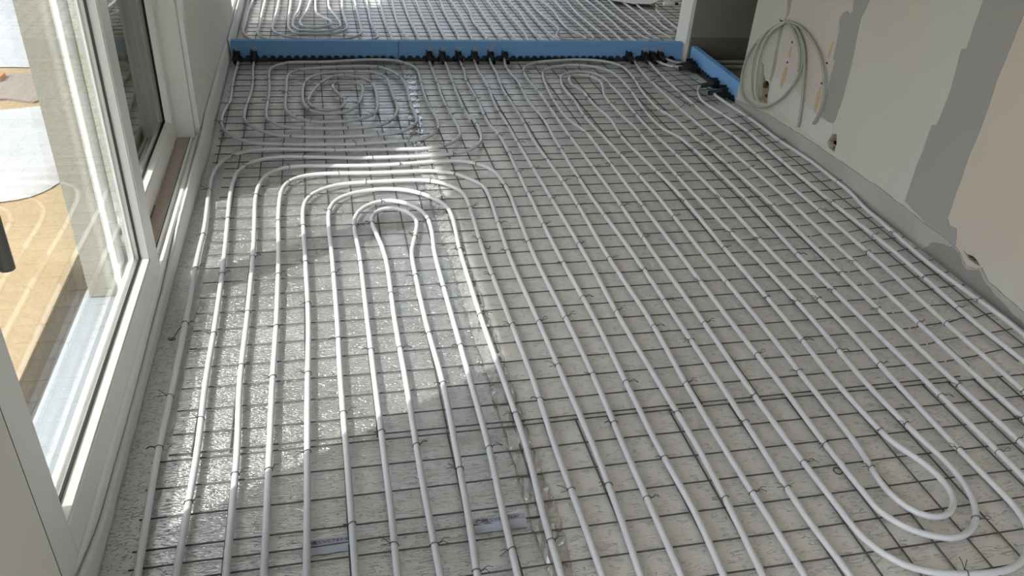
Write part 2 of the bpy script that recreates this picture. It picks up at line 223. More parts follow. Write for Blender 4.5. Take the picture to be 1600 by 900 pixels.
M = dict(
    pipe=mat('pipe_plastic', rgb(190, 191, 194), 0.38, spec=0.5, mottle=0.04, mscale=9),
    steel=mat('mesh_steel', rgb(84, 82, 80), 0.55, metal=0.35, mottle=0.35, mscale=14),
    tie=mat('tie_wire', rgb(58, 57, 56), 0.5, metal=0.4),
    foil=foil_mat('foil_matt', rgb(230, 228, 224), 0.50, 0.9, 0.45, metal=0.58, scale=(20, 95, 1), dark=0.68, gate=0.46),
    foil_bright=foil_mat('foil_creased', rgb(230, 230, 230), 0.33, 1.0, 1.0, metal=0.92, scale=(18, 110, 1), fscale=330, dark=0.62, gate=0.40),
    foil_edge=foil_mat('foil_edge', rgb(215, 215, 215), 0.38, 1.0, 1.0, metal=0.72, scale=(38, 110, 1), fscale=420, dark=0.5, gate=0.36),
    tape=mat('foil_tape', rgb(205, 204, 202), 0.18, metal=0.7, bump=0.8, bscale=60, bdist=0.006),
    concrete=mat('screed_slab', rgb(140, 136, 130), 0.9, mottle=0.15),
    frame=mat('white_window_plastic', rgb(222, 222, 218), 0.32, spec=0.5),
    sill=mat('sill_plastic', rgb(176, 160, 148), 0.5, mottle=0.1, mscale=12, stretch=(8, 1, 8)),
    outer=mat('outer_sill_grey', rgb(122, 126, 130), 0.5),
    outer_cream=mat('outer_frame_cream', rgb(126, 124, 114), 0.5),
    gasket=mat('black_gasket', rgb(22, 22, 23), 0.6),
    glass=glass_mat(),
    handle=mat('dark_handle_metal', rgb(104, 103, 101), 0.4, metal=0.2),
    wall=mat('cream_plaster', rgb(181, 178, 166), 0.85, mottle=0.06, mscale=2.2, bump=0.15, bscale=30),
    wall_white=mat('wall_paint', rgb(222, 220, 212), 0.8, mottle=0.04, mscale=2),
    ceil=mat('ceiling_paint', rgb(240, 239, 236), 0.9),
    p_dark=mat('grey_skim', rgb(146, 144, 140), 0.85, mottle=0.04, mscale=3),
    p_blue=mat('pale_blue_skim', rgb(180, 179, 171), 0.85, mottle=0.04, mscale=3),
    p_pink=mat('pink_plaster', rgb(184, 174, 162), 0.85, mottle=0.05, mscale=2),
    p_rose=mat('rose_plaster', rgb(183, 174, 167), 0.85, mottle=0.05, mscale=3),
    p_pale=mat('pale_plaster', rgb(188, 187, 181), 0.85, mottle=0.05, mscale=5),
    p_base=mat('base_mortar', rgb(156, 153, 149), 0.92, mottle=0.24, mscale=4.5, bump=0.4, bscale=30),
    shade_wall=mat('shaded_wall_grey', rgb(128, 126, 118), 0.9, mottle=0.06, mscale=2.5),  # darker grey stands in for the shade in the doorway
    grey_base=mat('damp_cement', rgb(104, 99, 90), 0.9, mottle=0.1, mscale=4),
    p_shadow=mat('shadow_mortar', rgb(130, 127, 124), 0.92, mottle=0.2, mscale=7),  # mortar darkened to paint the shadow low on the right wall
    brick=mat('broken_brick', rgb(142, 122, 104), 0.95, mottle=0.4, mscale=30, bump=0.6, bscale=60),
    hole=mat('hole_dark', rgb(74, 62, 48), 0.95, mottle=0.4, mscale=40, bump=0.6, bscale=60),
    ochre=mat('rust_stain', rgb(182, 156, 122), 0.9, mottle=0.12, mscale=30),
    plug=mat('plug_dark', rgb(40, 32, 28), 0.8),
    cable=mat('grey_green_cable', rgb(141, 148, 134), 0.45),
    cable_lt=mat('grey_cable', rgb(168, 167, 158), 0.45),
    blue=mat('blue_foam', rgb(110, 158, 206), 0.75, mottle=0.04, mscale=20, bump=0.1, bscale=120),
    black=mat('black_plastic', rgb(20, 20, 24), 0.45),
    foam=mat('white_edge_foam', rgb(214, 214, 214), 0.75, bump=0.25, bscale=220, bdist=0.002),
    film=mat('pale_blue_film', rgb(168, 172, 186), 0.25, metal=0.1),
    ink=mat('print_ink', rgb(84, 86, 96), 0.6),
    ink_dark=mat('print_ink_dark', rgb(44, 46, 54), 0.6),
    sand=mat('sand_ground', rgb(132, 114, 86), 0.9, mottle=0.14, mscale=5, bump=0.5, bscale=18, bdist=0.02),
    membrane=mat('grey_membrane', rgb(116, 126, 138), 0.7, mottle=0.12, mscale=4, bump=0.4, bscale=12, bdist=0.02),
    sheet=mat('white_plastic_sheet', rgb(146, 146, 148), 0.45, spec=0.4, bump=0.35, bscale=9, bdist=0.03),
    render=mat('cream_render', rgb(206, 200, 176), 0.85, mottle=0.05, mscale=4, bump=0.2, bscale=60),
    card=mat('taupe_cardboard', rgb(116, 106, 99), 0.85, mottle=0.06),
    plank=mat('orange_timber', rgb(150, 102, 50), 0.6, mottle=0.2, mscale=8, stretch=(1, 12, 12)),
)

def obj(name, verts, faces, m, parent=None, smooth=False):
    me = bpy.data.meshes.new(name)
    me.from_pydata([tuple(v) for v in verts], [], faces)
    me.validate(); me.update()
    if m is not None: me.materials.append(m)
    if smooth: me.polygons.foreach_set('use_smooth', [True] * len(me.polygons))
    o = bpy.data.objects.new(name, me); COL.objects.link(o)
    if parent is not None: o.parent = parent
    return o

class MB:
    def __init__(s): s.v = []; s.f = []
    def add(s, v, f):
        n = len(s.v); s.v += [tuple(q) for q in v]; s.f += [tuple(i + n for i in q) for q in f]; return s
    def box(s, x0, x1, y0, y1, z0, z1):
        return s.add([(x0, y0, z0), (x1, y0, z0), (x1, y1, z0), (x0, y1, z0), (x0, y0, z1), (x1, y0, z1), (x1, y1, z1), (x0, y1, z1)],
                     [(0, 3, 2, 1), (4, 5, 6, 7), (0, 1, 5, 4), (1, 2, 6, 5), (2, 3, 7, 6), (3, 0, 4, 7)])
    def prism_y(s, prof, y0, y1):
        """profile of (x, z) points swept along y"""
        n = len(prof)
        v = [(x, y0, z) for x, z in prof] + [(x, y1, z) for x, z in prof]
        f = [(i, (i + 1) % n, (i + 1) % n + n, i + n) for i in range(n)] + [tuple(range(n - 1, -1, -1)), tuple(range(n, 2 * n))]
        return s.add(v, f)
    def prism_z(s, poly, z0, z1):
        n = len(poly)
        v = [(x, y, z0) for x, y in poly] + [(x, y, z1) for x, y in poly]
        f = [(i, (i + 1) % n, (i + 1) % n + n, i + n) for i in range(n)] + [tuple(range(n - 1, -1, -1)), tuple(range(n, 2 * n))]
        return s.add(v, f)
    def tube(s, P, r, n=8, cap=True):
        v, f = tube_geo(P, r, n, cap); return s.add(v, f)
    def obj(s, name, m, parent=None, smooth=False, bevel=0.0):
        o = obj(name, s.v, s.f, m, parent, smooth)
        bm = bmesh.new(); bm.from_mesh(o.data); bmesh.ops.recalc_face_normals(bm, faces=bm.faces)
        if bevel: bmesh.ops.bevel(bm, geom=bm.edges[:], offset=bevel, segments=2, affect='EDGES', profile=0.5)
        bm.to_mesh(o.data); bm.free()
        if smooth: o.data.polygons.foreach_set('use_smooth', [True] * len(o.data.polygons))
        return o

def tube_geo(P, r, n=8, cap=True):
    P = [Vector(p) for p in P]
    V = []; F = []
    t0 = (P[1] - P[0]).normalized()
    up = Vector((0, 0, 1)) if abs(t0.z) < 0.9 else Vector((1, 0, 0))
    a = (up - t0 * up.dot(t0)).normalized()
    for i, p in enumerate(P):
        t = (P[min(i + 1, len(P) - 1)] - P[max(i - 1, 0)])
        t = t.normalized() if t.length > 1e-9 else t0
        a = a - t * a.dot(t); a.normalize(); b = t.cross(a)
        rr = r[i] if isinstance(r, (list, tuple)) else r
        for k in range(n):
            an = 2 * math.pi * k / n
            V.append(p + (a * math.cos(an) + b * math.sin(an)) * rr)
    for i in range(len(P) - 1):
        for k in range(n):
            k2 = (k + 1) % n
            F.append((i * n + k, i * n + k2, (i + 1) * n + k2, (i + 1) * n + k))
    if cap:
        F.append(tuple(range(n - 1, -1, -1))); F.append(tuple(range((len(P) - 1) * n, len(P) * n)))
    return V, F

def resample(P, step):
    P = [Vector(p) for p in P]
    d = []
    Q = [P[0] * 2 - P[1]] + P + [P[-1] * 2 - P[-2]]
    dense = []
    for i in range(1, len(Q) - 2):
        a, b, c, e = Q[i - 1], Q[i], Q[i + 1], Q[i + 2]
        m = max(2, int((c - b).length / 0.008))
        for k in range(m):
            t = k / m
            dense.append(0.5 * ((2 * b) + (c - a) * t + (2 * a - 5 * b + 4 * c - e) * t * t + (3 * b - a - 3 * c + e) * t ** 3))
    dense.append(P[-1])
    out = [dense[0]]; acc = 0.0
    for i in range(1, len(dense)):
        seg = (dense[i] - dense[i - 1]).length; acc += seg
        if acc >= step: out.append(dense[i]); acc = 0.0
    if (out[-1] - dense[-1]).length > step * 0.3: out.append(dense[-1])
    else: out[-1] = dense[-1]
    return out

def relax(P, it):
    P = [p.copy() for p in P]
    for _ in range(it):
        Q = [p.copy() for p in P]
        for i in range(1, len(P) - 1): Q[i] = P[i] * 0.5 + (P[i - 1] + P[i + 1]) * 0.25
        P = Q
    return P

def tag(o, label=None, cat=None, group=None, kind=None):
    if label: o['label'] = label
    if cat: o['category'] = cat
    if group: o['group'] = group
    if kind: o['kind'] = kind
    return o

def empty(name, loc=(0, 0, 0)):
    o = bpy.data.objects.new(name, None); COL.objects.link(o); o.location = loc; o.empty_display_size = 0.1
    return o

def copy_part(src, parent, mw):
    c = src.copy(); COL.objects.link(c); c.parent = parent; c.matrix_local = mw
    return c

# ---------------------------------------------------------------- the room shell
XW, XR, ZC = -0.58, 2.50, 2.65          # left wall face, right wall face, ceiling
fl = MB(); fl.box(-0.76, 4.6, -2.8, 8.6, -0.12, -0.004)
floor = tag(fl.obj('floor', M['concrete']), 'grey floor slab under foil faced insulation sheets', 'floor', kind='structure')

def foil_sheet(x0, x1, y0, y1, z, m, nx, ny, amp, seed, rag=0.0):
    rnd = random.Random(seed)
    v = []; f = []
    for j in range(ny + 1):
        for i in range(nx + 1):
            x = x0 + (x1 - x0) * i / nx; y = y0 + (y1 - y0) * j / ny
            e = 0
            if rag and i in (0, nx): x += rnd.uniform(-rag, rag)
            v.append((x, y, z + amp * (0.5 + 0.5 * noise.noise((x * 3 + seed, y * 3, seed)))))
    for j in range(ny):
        for i in range(nx):
            a = j * (nx + 1) + i; f.append((a, a + 1, a + nx + 2, a + nx + 1))
    return obj('foil_sheet', v, f, m, floor, True)

s1 = foil_sheet(-0.575, 0.49, 0.3, 5.26, 0.0, M['foil_bright'], 22, 90, 0.0012, 1)
s2 = foil_sheet(0.482, 1.49, 0.3, 5.26, 0.0006, M['foil'], 20, 90, 0.001, 2)
s3 = foil_sheet(1.482, 2.49, 0.3, 5.26, 0.0, M['foil'], 20, 90, 0.001, 3)
s4 = foil_sheet(-0.578, -0.475, 1.27, 3.78, 0.0022, M['foil_edge'], 6, 80, 0.0016, 4, 0.006)
tag(s4, 'narrow creased foil flap along the white edge foam')
foil_sheet(-0.575, 0.42, 5.33, 8.5, 0.0, M['foil_bright'], 18, 50, 0.0012, 5)
foil_sheet(0.412, 1.42, 5.33, 8.5, 0.0006, M['foil'], 18, 50, 0.001, 6)
foil_sheet(1.412, 2.42, 5.33, 8.5, 0.0, M['foil'], 18, 50, 0.001, 7)
foil_sheet(2.412, 3.42, 5.45, 8.5, 0.0006, M['foil'], 18, 50, 0.001, 8)
foil_sheet(3.412, 4.5, 5.45, 8.5, 0.0, M['foil'], 18, 50, 0.001, 9)

# crumpled joint tape between the first two sheets: ridged strip with a lifted, torn edge
rnd = random.Random(3)
v = []; f = []; nseg = 190; nc = 7
for j in range(nseg + 1):
    y = 0.5 + (5.1 - 0.5) * j / nseg
    wide = 0.070 + 0.03 * noise.noise((y * 4, 0, 0))
    cx = 0.470 + 0.016 * math.sin(y * 1.1) + (0.10 * max(0, (y - 3.9)) if y > 3.9 else 0) * 0.8
    for i in range(nc):
        u = i / (nc - 1) - 0.5
        zz = 0.0035 + abs(noise.noise((y * 26, u * 7, 2.0))) * 0.016 * (1 - abs(u)) + (0.004 if i in (0, nc - 1) and rnd.random() < 0.3 else 0)
        v.append((cx + u * wide + rnd.uniform(-0.004, 0.004) * (1 if i in (0, nc - 1) else 0.4), y, zz))
for j in range(nseg):
    for i in range(nc - 1):
        a = j * nc + i; f.append((a, a + 1, a + nc + 1, a + nc))
tp = obj('joint_tape', v, f, M['tape'], floor)
tag(tp, 'crumpled shiny foil tape over the joint of two sheets')

ce = MB(); ce.box(-0.9, 4.6, -2.9, 8.7, ZC, ZC + 0.15)
tag(ce.obj('ceiling', M['ceil']), 'plain white ceiling above the room', 'ceiling', kind='structure')

# left wall: piers and lintels round the door and window openings
wl = MB()
wl.box(-0.88, -0.586, 0.45, 1.213, -0.1, ZC)                # pier in front of the sliding door
wl.box(-0.88, -0.572, -2.8, -2.45, -0.1, ZC)
wl.box(-0.88, -0.60, -2.45, 0.45, 2.42, ZC)
wl.box(-0.88, -0.60, 1.225, 3.84, 2.42, ZC)
wl.box(-0.88, -0.582, 3.84, 5.92, -0.1, ZC)
wl.box(-0.88, -0.60, 5.92, 7.9, 2.42, ZC); wl.box(-0.88, -0.60, 5.92, 7.9, -0.1, 0.13)
wl.box(-0.88, -0.582, 7.9, 8.6, -0.1, ZC)
wl.box(-0.88, -0.60, -2.45, 0.45, -0.1, 0.12)
tag(wl.obj('wall_left', M['wall_white']), 'cream left wall with the window openings', 'wall', kind='structure')

wb = MB()
wb.box(-0.88, -0.6, -2.95, -2.8, -0.1, ZC); wb.box(2.4, 4.6, -2.95, -2.8, -0.1, ZC)
wb.box(-0.6, 2.4, -2.95, -2.8, -0.1, 0.15); wb.box(-0.6, 2.4, -2.95, -2.8, 2.45, ZC)
tag(wb.obj('wall_back', M['wall_white']), 'cream wall behind the viewer with an added window opening', 'wall', kind='structure')
wf = MB(); wf.box(-0.88, 0.2, 8.6, 8.75, -0.1, ZC); wf.box(2.6, 4.6, 8.6, 8.75, -0.1, ZC); wf.box(0.2, 2.6, 8.6, 8.75, -0.1, 0.4); wf.box(0.2, 2.6, 8.6, 8.75, 2.4, ZC)  # opening for the added end window
tag(wf.obj('wall_far', M['wall_white']), 'cream end wall of the far room', 'wall', kind='structure')
we = MB(); we.box(4.5, 4.65, -2.8, 8.6, -0.1, ZC)
tag(we.obj('wall_right_outer', M['wall_white']), 'cream outer wall of the side room', 'wall', kind='structure')

# dividing wall: its end face is the pale pillar by the blue board, its near face a grey skim darkened for shade
wd = MB(); wd.box(2.505, 4.5, 5.25, 5.43, -0.1, ZC)
wdo = tag(wd.obj('wall_pillar', M['wall_white']), 'pale wall end like a pillar at the right end of the long blue board', 'wall', kind='structure')
q = MB(); q.box(2.53, 4.5, 5.244, 5.25, 0.0, ZC); q.obj('shaded_face', M['shade_wall'], wdo)  # shade on this face is put into its darker colour
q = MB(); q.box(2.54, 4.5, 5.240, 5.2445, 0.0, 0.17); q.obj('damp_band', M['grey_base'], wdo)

# right wall with three broken holes, plaster patches and a mortar band
A = WALLART
def fill(outer, holes):
    loops = [[Vector((p[0], p[1], 0)) for p in outer]] + [[Vector((p[0], p[1], 0)) for p in h] for h in holes]
    tris = tessellate_polygon(loops)
    pts = [p for l in loops for p in l]
    return pts, tris
def slab(outer, holes, x_front, x_back):
    """sheet in the plane of the right wall (y, z in mm) with holes, between two x values"""
    pts, tris = fill([(p[0] / 1000, p[1] / 1000) for p in outer], [[(p[0] / 1000, p[1] / 1000) for p in h] for h in holes])
    n = len(pts)
    v = [(x_front, p.x, p.y) for p in pts] + [(x_back, p.x, p.y) for p in pts]
    fc = [tuple(t) for t in tris] + [tuple(i + n for i in reversed(t)) for t in tris]
    k = 0
    for L in [outer] + holes:
        m = len(L)
        for i in range(m): fc.append((k + i, k + (i + 1) % m, k + (i + 1) % m + n, k + i + n))
        k += m
    return v, fc
def slab_obj(name, outer, holes, xf, xb, m, parent):
    v, fc = slab(outer, holes, xf, xb)
    b = MB(); b.add(v, fc); return b.obj(name, m, parent)
H3 = [A['holes'][k] for k in ('hole_a', 'hole_b', 'hole_c')]
rect = [(-2800, -100), (4390, -100), (4390, 2650), (-2800, 2650)]
wr = slab_obj('wall_right', rect, H3, XR, XR + 0.035, M['wall'], None)
tag(wr, 'cream plastered right wall with grey patches and broken holes', 'wall', kind='structure')
q = MB(); q.box(XR + 0.03, XR + 0.14, -2.8, 4.388, -0.1, ZC); q.obj('wall_core', M['brick'], wr)
def edgy(P, n, a, seed):
    """break straight trowel edges into slightly wavy ones"""
    r = random.Random(seed); out = []
    for i in range(len(P)):
        p, q2 = P[i], P[(i + 1) % len(P)]
        out.append(p)
        L = math.hypot(p[0] - q2[0], p[1] - q2[1]); k = int(L / n)
        for j in range(1, k):
            t = j / k
            out.append((p[0] + (q2[0] - p[0]) * t + r.uniform(-a, a), p[1] + (q2[1] - p[1]) * t + r.uniform(-a, a)))
    return out
PP = A['patch']
for key, m, off, hs in (('pink', 'p_pink', 0.0012, [H3[2]]), ('rose', 'p_rose', 0.0012, []), ('blue', 'p_blue', 0.0014, []), ('pale', 'p_pale', 0.0018, []),
                        ('dark2', 'p_dark', 0.0024, []), ('dark1', 'p_dark', 0.0024, []), ('streak', 'p_dark', 0.0022, [])):
    slab_obj('plaster_patch', edgy(PP[key], 25, 2.0, len(key)), hs, XR - off, XR + 0.001, M[m], wr)
bl = A['base']
base_poly = [(4388, -5)] + [(4388, bl[0][1])] + bl[1:] + [(1200, 48), (-2800, 60), (-2800, -5)]
slab_obj('mortar_band', edgy(base_poly, 40, 3.0, 5), [], XR - 0.006, XR + 0.001, M['p_base'], wr)
slab_obj('shadow_patch', edgy([(2540, 2), (2500, 60), (2440, 84), (2385, 98), (2350, 92), (2318, 62), (2285, 52), (2250, 72), (2228, 84), (2200, 66), (2120, 40), (2000, 22), (1800, 2)], 14, 3.5, 8), [], XR - 0.0072, XR + 0.001, M['p_shadow'], wr)  # painted shadow near the floor, laid over the mortar band
for k, h in A['holes'].items():
    cy = sum(p[0] for p in h) / len(h) / 1000; cz = sum(p[1] for p in h) / len(h) / 1000
    r = random.Random(k)
    b = MB()
    for i in range(7 if k != 'hole_c' else 4):
        a, bb = h[r.randrange(len(h))], h[r.randrange(len(h))]
        t = r.uniform(0.3, 0.7)
        py, pz = (a[0] * t + bb[0] * (1 - t)) / 1000, (a[1] * t + bb[1] * (1 - t)) / 1000
        py = py * 0.6 + cy * 0.4; pz = pz * 0.6 + cz * 0.4
        s = r.uniform(0.008, 0.02) * (0.5 if k == 'hole_c' else 1)
        vv = [Vector((XR + 0.022 + sx * 0.014, py + sy * s * r.uniform(.6, 1.2), pz + sz * s * r.uniform(.6, 1.2))) for sx in (-1, 1) for sy in (-1, 1) for sz in (-1, 1)]
        b.add(vv, [(0, 1, 3, 2), (4, 6, 7, 5), (0, 4, 5, 1), (2, 3, 7, 6), (0, 2, 6, 4), (1, 5, 7, 3)])
    o = b.obj('rubble', M['hole' if k != 'hole_b' else 'brick'], wr); o['kind'] = 'stuff'
for P in A['ochre']: slab_obj('rust_streak', edgy(P, 12, 1.5, 3), [], XR - 0.0022, XR + 0.001, M['ochre'], wr)
for y, z in A['dots']:
    b = MB(); b.tube([(XR - 0.006, y / 1000, z / 1000), (XR + 0.01, y / 1000, z / 1000)], 0.005, 8); b.obj('wall_plug', M['plug'], wr)

# ---------------------------------------------------------------- threshold, sliding door, fixed window
th = MB()
th.prism_y([(-0.80, -0.1), (-0.588, -0.1), (-0.588, 0.086), (-0.593, 0.100), (-0.604, 0.100), (-0.606, 0.090), (-0.612, 0.090), (-0.614, 0.104), (-0.624, 0.104), (-0.626, 0.092), (-0.634, 0.092), (-0.636, 0.096), (-0.78, 0.096), (-0.80, 0.09)], 1.225, 3.84)
thr = tag(th.obj('trim_1', M['frame']), 'white door threshold with running rails along the left side', 'threshold', kind='structure')
q = MB(); q.box(-0.678, -0.637, 2.40, 3.76, 0.094, 0.100); q.obj('sill_board', M['sill'], thr)
q = MB(); q.box(-0.805, -0.665, 1.225, 3.06, 0.088, 0.0968); q.obj('outer_sill', M['outer'], thr)
q = MB(); q.box(-0.632, -0.627, 1.23, 3.76, 0.090, 0.094); q.obj('rail_groove', M['gasket'], thr)

def sash(name, label, xi, y0, y1, depth, far_extra=0.0, near_w=0.10, far_w=0.10):
    """glazed leaf: xi = inner face, leaf runs from y0 to y1"""
    root = empty(name, (xi, y0, 0.1)); off = Vector((-xi, -y0, -0.1))
    tag(root, label, 'door' if name.startswith('door') else 'window', kind='structure')
    xo = xi - depth; zb, zt, zh = 0.106, 0.20, 2.40
    def part(nm, mb, m, bevel=0.0, parent=root):
        mb.v = [tuple(Vector(p) + off) for p in mb.v]
        return mb.obj(nm, m, parent, bevel=bevel)
    part('bottom_rail', MB().box(xo, xi, y0 + near_w, y1 - far_w, zb, zt), M['frame'], 0.003)
    part('top_rail', MB().box(xo, xi, y0 + near_w, y1 - far_w, 2.31, zh), M['frame'], 0.003)
    part('stile', MB().box(xo, xi, y0, y0 + near_w, zb, zh), M['frame'], 0.003)
    part('stile', MB().box(xo, xi, y1 - far_w, y1, zb, zh), M['frame'], 0.003)
    # sloped glazing beads inside and outside
    yn, yf = y0 + near_w, y1 - far_w
    for sgn, xa, xb in ((1, xi - 0.004, xi - 0.026), (-1, xo + 0.004, xo + 0.022)):
        part('glazing_bead', MB().prism_y([(xa, zt - 0.002), (xa, zt + 0.006), (xb, zt + 0.016), (xb, zt - 0.002)], yn, yf), M['frame'])
        part('glazing_bead', MB().prism_y([(xa, 2.312), (xa, 2.304), (xb, 2.294), (xb, 2.312)], yn, yf), M['frame'])
        part('glazing_bead', MB().prism_z([(xa, yn - 0.002), (xa, yn + 0.006), (xb, yn + 0.016), (xb, yn - 0.002)], zt, 2.31), M['frame'])
        part('glazing_bead', MB().prism_z([(xa, yf + 0.002), (xa, yf - 0.006), (xb, yf - 0.016), (xb, yf + 0.002)], zt, 2.31), M['frame'])
    xg = xi - 0.0285
    g = 0.0035
    part('gasket', MB().box(xg - g, xg + g, yn, yf, zt, zt + 0.019), M['gasket'])
    part('gasket', MB().box(xg - g, xg + g, yn, yf, 2.291, 2.31), M['gasket'])
    part('gasket', MB().box(xg - g, xg + g, yn, yn + 0.019, zt, 2.31), M['gasket'])
    part('gasket', MB().box(xg - g, xg + g, yf - 0.019, yf, zt, 2.31), M['gasket'])
    for xx in (xg - 0.002, xg - 0.016):
        p = obj('glass_pane', [Vector(c) + off for c in ((xx, yn, zt), (xx, yf, zt), (xx, yf, 2.31), (xx, yn, 2.31))], [(0, 1, 2, 3)], M['glass'], root)
    return root, part

door, dpart = sash('door_1', 'white sliding glass door leaf in front, with dark lever handle', -0.59, 1.222, 2.545, 0.07)
dpart('edge_seal', MB().box(-0.655, -0.5885, 1.2135, 1.2215, 0.106, 2.40), M['gasket'])
# lever handle on the near stile, pointing down
hb = MB(); hb.tube([(-0.592, 1.275, 1.02), (-0.535, 1.275, 1.02)], 0.012, 10)
hb.tube(resample([(-0.545, 1.275, 1.03), (-0.529, 1.275, 1.02), (-0.529, 1.274, 0.97), (-0.529, 1.272, 0.90), (-0.529, 1.271, 0.868)], 0.01), 0.0125, 10)
ho = dpart('handle', hb, M['handle']); tag(ho, 'dark grey lever handle hanging down')
ho.data.polygons.foreach_set('use_smooth', [True] * len(ho.data.polygons))
hp = MB(); hp.box(-0.592, -0.584, 1.258, 1.292, 0.94, 1.12); dpart('handle_plate', hp, M['handle'], 0.003)
win, wpart = sash('window_1', 'white framed fixed glass pane behind the sliding door', -0.68, 2.40, 3.755, 0.07, far_w=0.085)

wpart('outer_stile_cover', MB().box(-0.785, -0.7, 2.396, 2.503, 0.1, 2.41), M['outer_cream'])
wpart('outer_stile_cover', MB().box(-0.785, -0.7, 3.66, 3.757, 0.1, 2.41), M['outer_cream'])
tj = MB()
tj.box(-0.76, -0.605, 3.757, 3.84, 0.096, 2.42)
tj.box(-0.605, -0.583, 3.79, 3.84, 0.08, 2.42)
tag(tj.obj('trim_2', M['frame'], bevel=0.003), 'white far jamb of the window frame', 'window frame', kind='structure')
th2 = MB(); th2.box(-0.76, -0.600, 1.225, 3.76, 2.402, 2.45)
tag(th2.obj('trim_3', M['frame']), 'white head of the sliding door frame', 'window frame', kind='structure')

def plain_window(name, label, x0, x1, y0, y1, z0, z1, axis):
    root = tag(empty(name, ((x0 + x1) / 2, (y0 + y1) / 2, z0)), label, 'window', kind='structure')
    off = -Vector(root.location)
    def P(nm, mb, m):
        mb.v = [tuple(Vector(p) + off) for p in mb.v]; return mb.obj(nm, m, root)
    w = 0.08
    if axis == 'x':
        for a, b, c, d in ((y0, y1, z0, z0 + w), (y0, y1, z1 - w, z1), (y0, y0 + w, z0 + w, z1 - w), (y1 - w, y1, z0 + w, z1 - w), ((y0 + y1) / 2 - w / 2, (y0 + y1) / 2 + w / 2, z0 + w, z1 - w)):
            P('frame_bar', MB().box(x0, x1, a, b, c, d), M['frame'])
        xm = (x0 + x1) / 2
        for a, b in ((y0 + w, (y0 + y1) / 2 - w / 2), ((y0 + y1) / 2 + w / 2, y1 - w)):
            obj('glass_pane', [Vector(c) + off for c in ((xm, a, z0 + w), (xm, b, z0 + w), (xm, b, z1 - w), (xm, a, z1 - w))], [(0, 1, 2, 3)], M['glass'], root)
    else:
        for a, b, c, d in ((x0, x1, z0, z0 + w), (x0, x1, z1 - w, z1), (x0, x0 + w, z0 + w, z1 - w), (x1 - w, x1, z0 + w, z1 - w)):
            P('frame_bar', MB().box(a, b, y0, y1, c, d), M['frame'])
        ym = (y0 + y1) / 2
        obj('glass_pane', [Vector(c) + off for c in ((x0 + w, ym, z0 + w), (x1 - w, ym, z0 + w), (x1 - w, ym, z1 - w), (x0 + w, ym, z1 - w))], [(0, 1, 2, 3)], M['glass'], root)
plain_window('window_2', 'white framed window on the left wall nearest the viewer', -0.80, -0.73, -2.45, 0.45, 0.12, 2.42, 'x')
plain_window('window_3_added', 'added white framed window in the wall behind the viewer', -0.6, 2.4, -2.91, -2.84, 0.15, 2.45, 'y')  # unseen window, added and widened to raise the ambient skylight
plain_window('window_4', 'white framed window on the left side of the far room', -0.80, -0.73, 5.92, 7.9, 0.13, 2.42, 'x')

plain_window('window_5_added', 'added white framed window in the end wall of the far room', 0.2, 2.6, 8.66, 8.73, 0.4, 2.4, 'y')  # unseen window, added so the sky brightens the far foil

# ---------------------------------------------------------------- outside, seen through the glass
og = MB(); og.box(-16, -1.0, -14, 16, -0.5, -0.10)
tag(og.obj('ground_outside', M['sand']), 'sandy tan ground outside the glass door', 'ground', kind='structure')
om = MB(); om.box(-1.0, -0.80, -3.2, 9, -0.5, -0.33); om.box(-0.84, -0.80, -3.2, 9, -0.4, -0.02)
tag(om.obj('trim_4', M['membrane']), 'grey membrane in the shallow trench along the outer wall', 'membrane', kind='structure')
op = MB(); op.box(-0.95, -0.80, 3.08, 4.1, -0.5, 3.2)
tag(op.obj('wall_outside', M['render']), 'cream rendered pier outside the fixed window pane', 'pier', kind='structure')
ov = MB(); ov.box(-1.365, -0.86, -3.0, 9.0, 2.5, 2.68)
tag(ov.obj('trim_5', M['wall_white']), 'white roof overhang outside above the windows', 'overhang', kind='structure')

def tarp(name, label, edge, depth_dir, depth, h, seed):
    rows = 34; v = []; f = []; E = resample([(x, y, 0) for x, y in edge], 0.05); n = len(E)
    for j in range(rows):
        t = j / (rows - 1)
        for i, p in enumerate(E):
            x = p.x + depth_dir[0] * depth * t; y = p.y + depth_dir[1] * depth * t
            bulge = h * (0.5 + 0.5 * noise.noise((x * 1.2, y * 2.0, seed)))
            w = noise.noise((x * 1.0 + seed, y * 5.0, 0)) * 0.03 + noise.noise((x * 4 + seed, y * 11, 3)) * 0.012
            v.append((x, y, -0.094 + (bulge + max(-0.02, w) + 0.025) * min(1, t * 6 + 0.02) * (1 if j else 0)))
    for j in range(rows - 1):
        for i in range(n - 1):
            a = j * n + i; f.append((a, a + 1, a + n + 1, a + n))
    o = obj(name, v, f, M['sheet'], None, True)
    return tag(o, label, 'plastic sheet')
tarp('plastic_sheet', 'large white crumpled plastic sheet nearest the glass outside', [(-3.4, 2.9), (-2.4, 3.2), (-1.8, 3.46), (-1.42, 3.53), (-1.30, 3.58), (-1.22, 3.72), (-1.18, 3.98), (-1.04, 4.3)], (-0.12, 0.99), 1.05, 0.03, 1.0)
tarp('plastic_sheet', 'second white plastic sheet lying beyond the first outside', [(-3.6, 5.36), (-2.6, 5.37), (-1.95, 5.45), (-1.72, 5.45), (-1.05, 5.55)], (-0.2, 0.97), 1.8, 0.06, 9.0)
cb = MB(); cb.prism_z([(-2.9, 4.62), (-1.75, 4.86), (-1.60, 4.80), (-1.45, 5.05), (-1.55, 5.36), (-1.86, 5.30), (-2.0, 5.14), (-2.9, 5.0)], -0.099, -0.088)
tag(cb.obj('cardboard', M['card']), 'taupe cardboard lying between the two white plastic sheets outside', 'cardboard')
b = MB(); b.box(-2.5, -1.86, -0.05, 0.05, 0.0, 0.025)
o = b.obj('timber_plank', M['plank'], bevel=0.003); o.location = (0.0, 5.20, -0.0865); o.rotation_euler = (0, 0, 0)
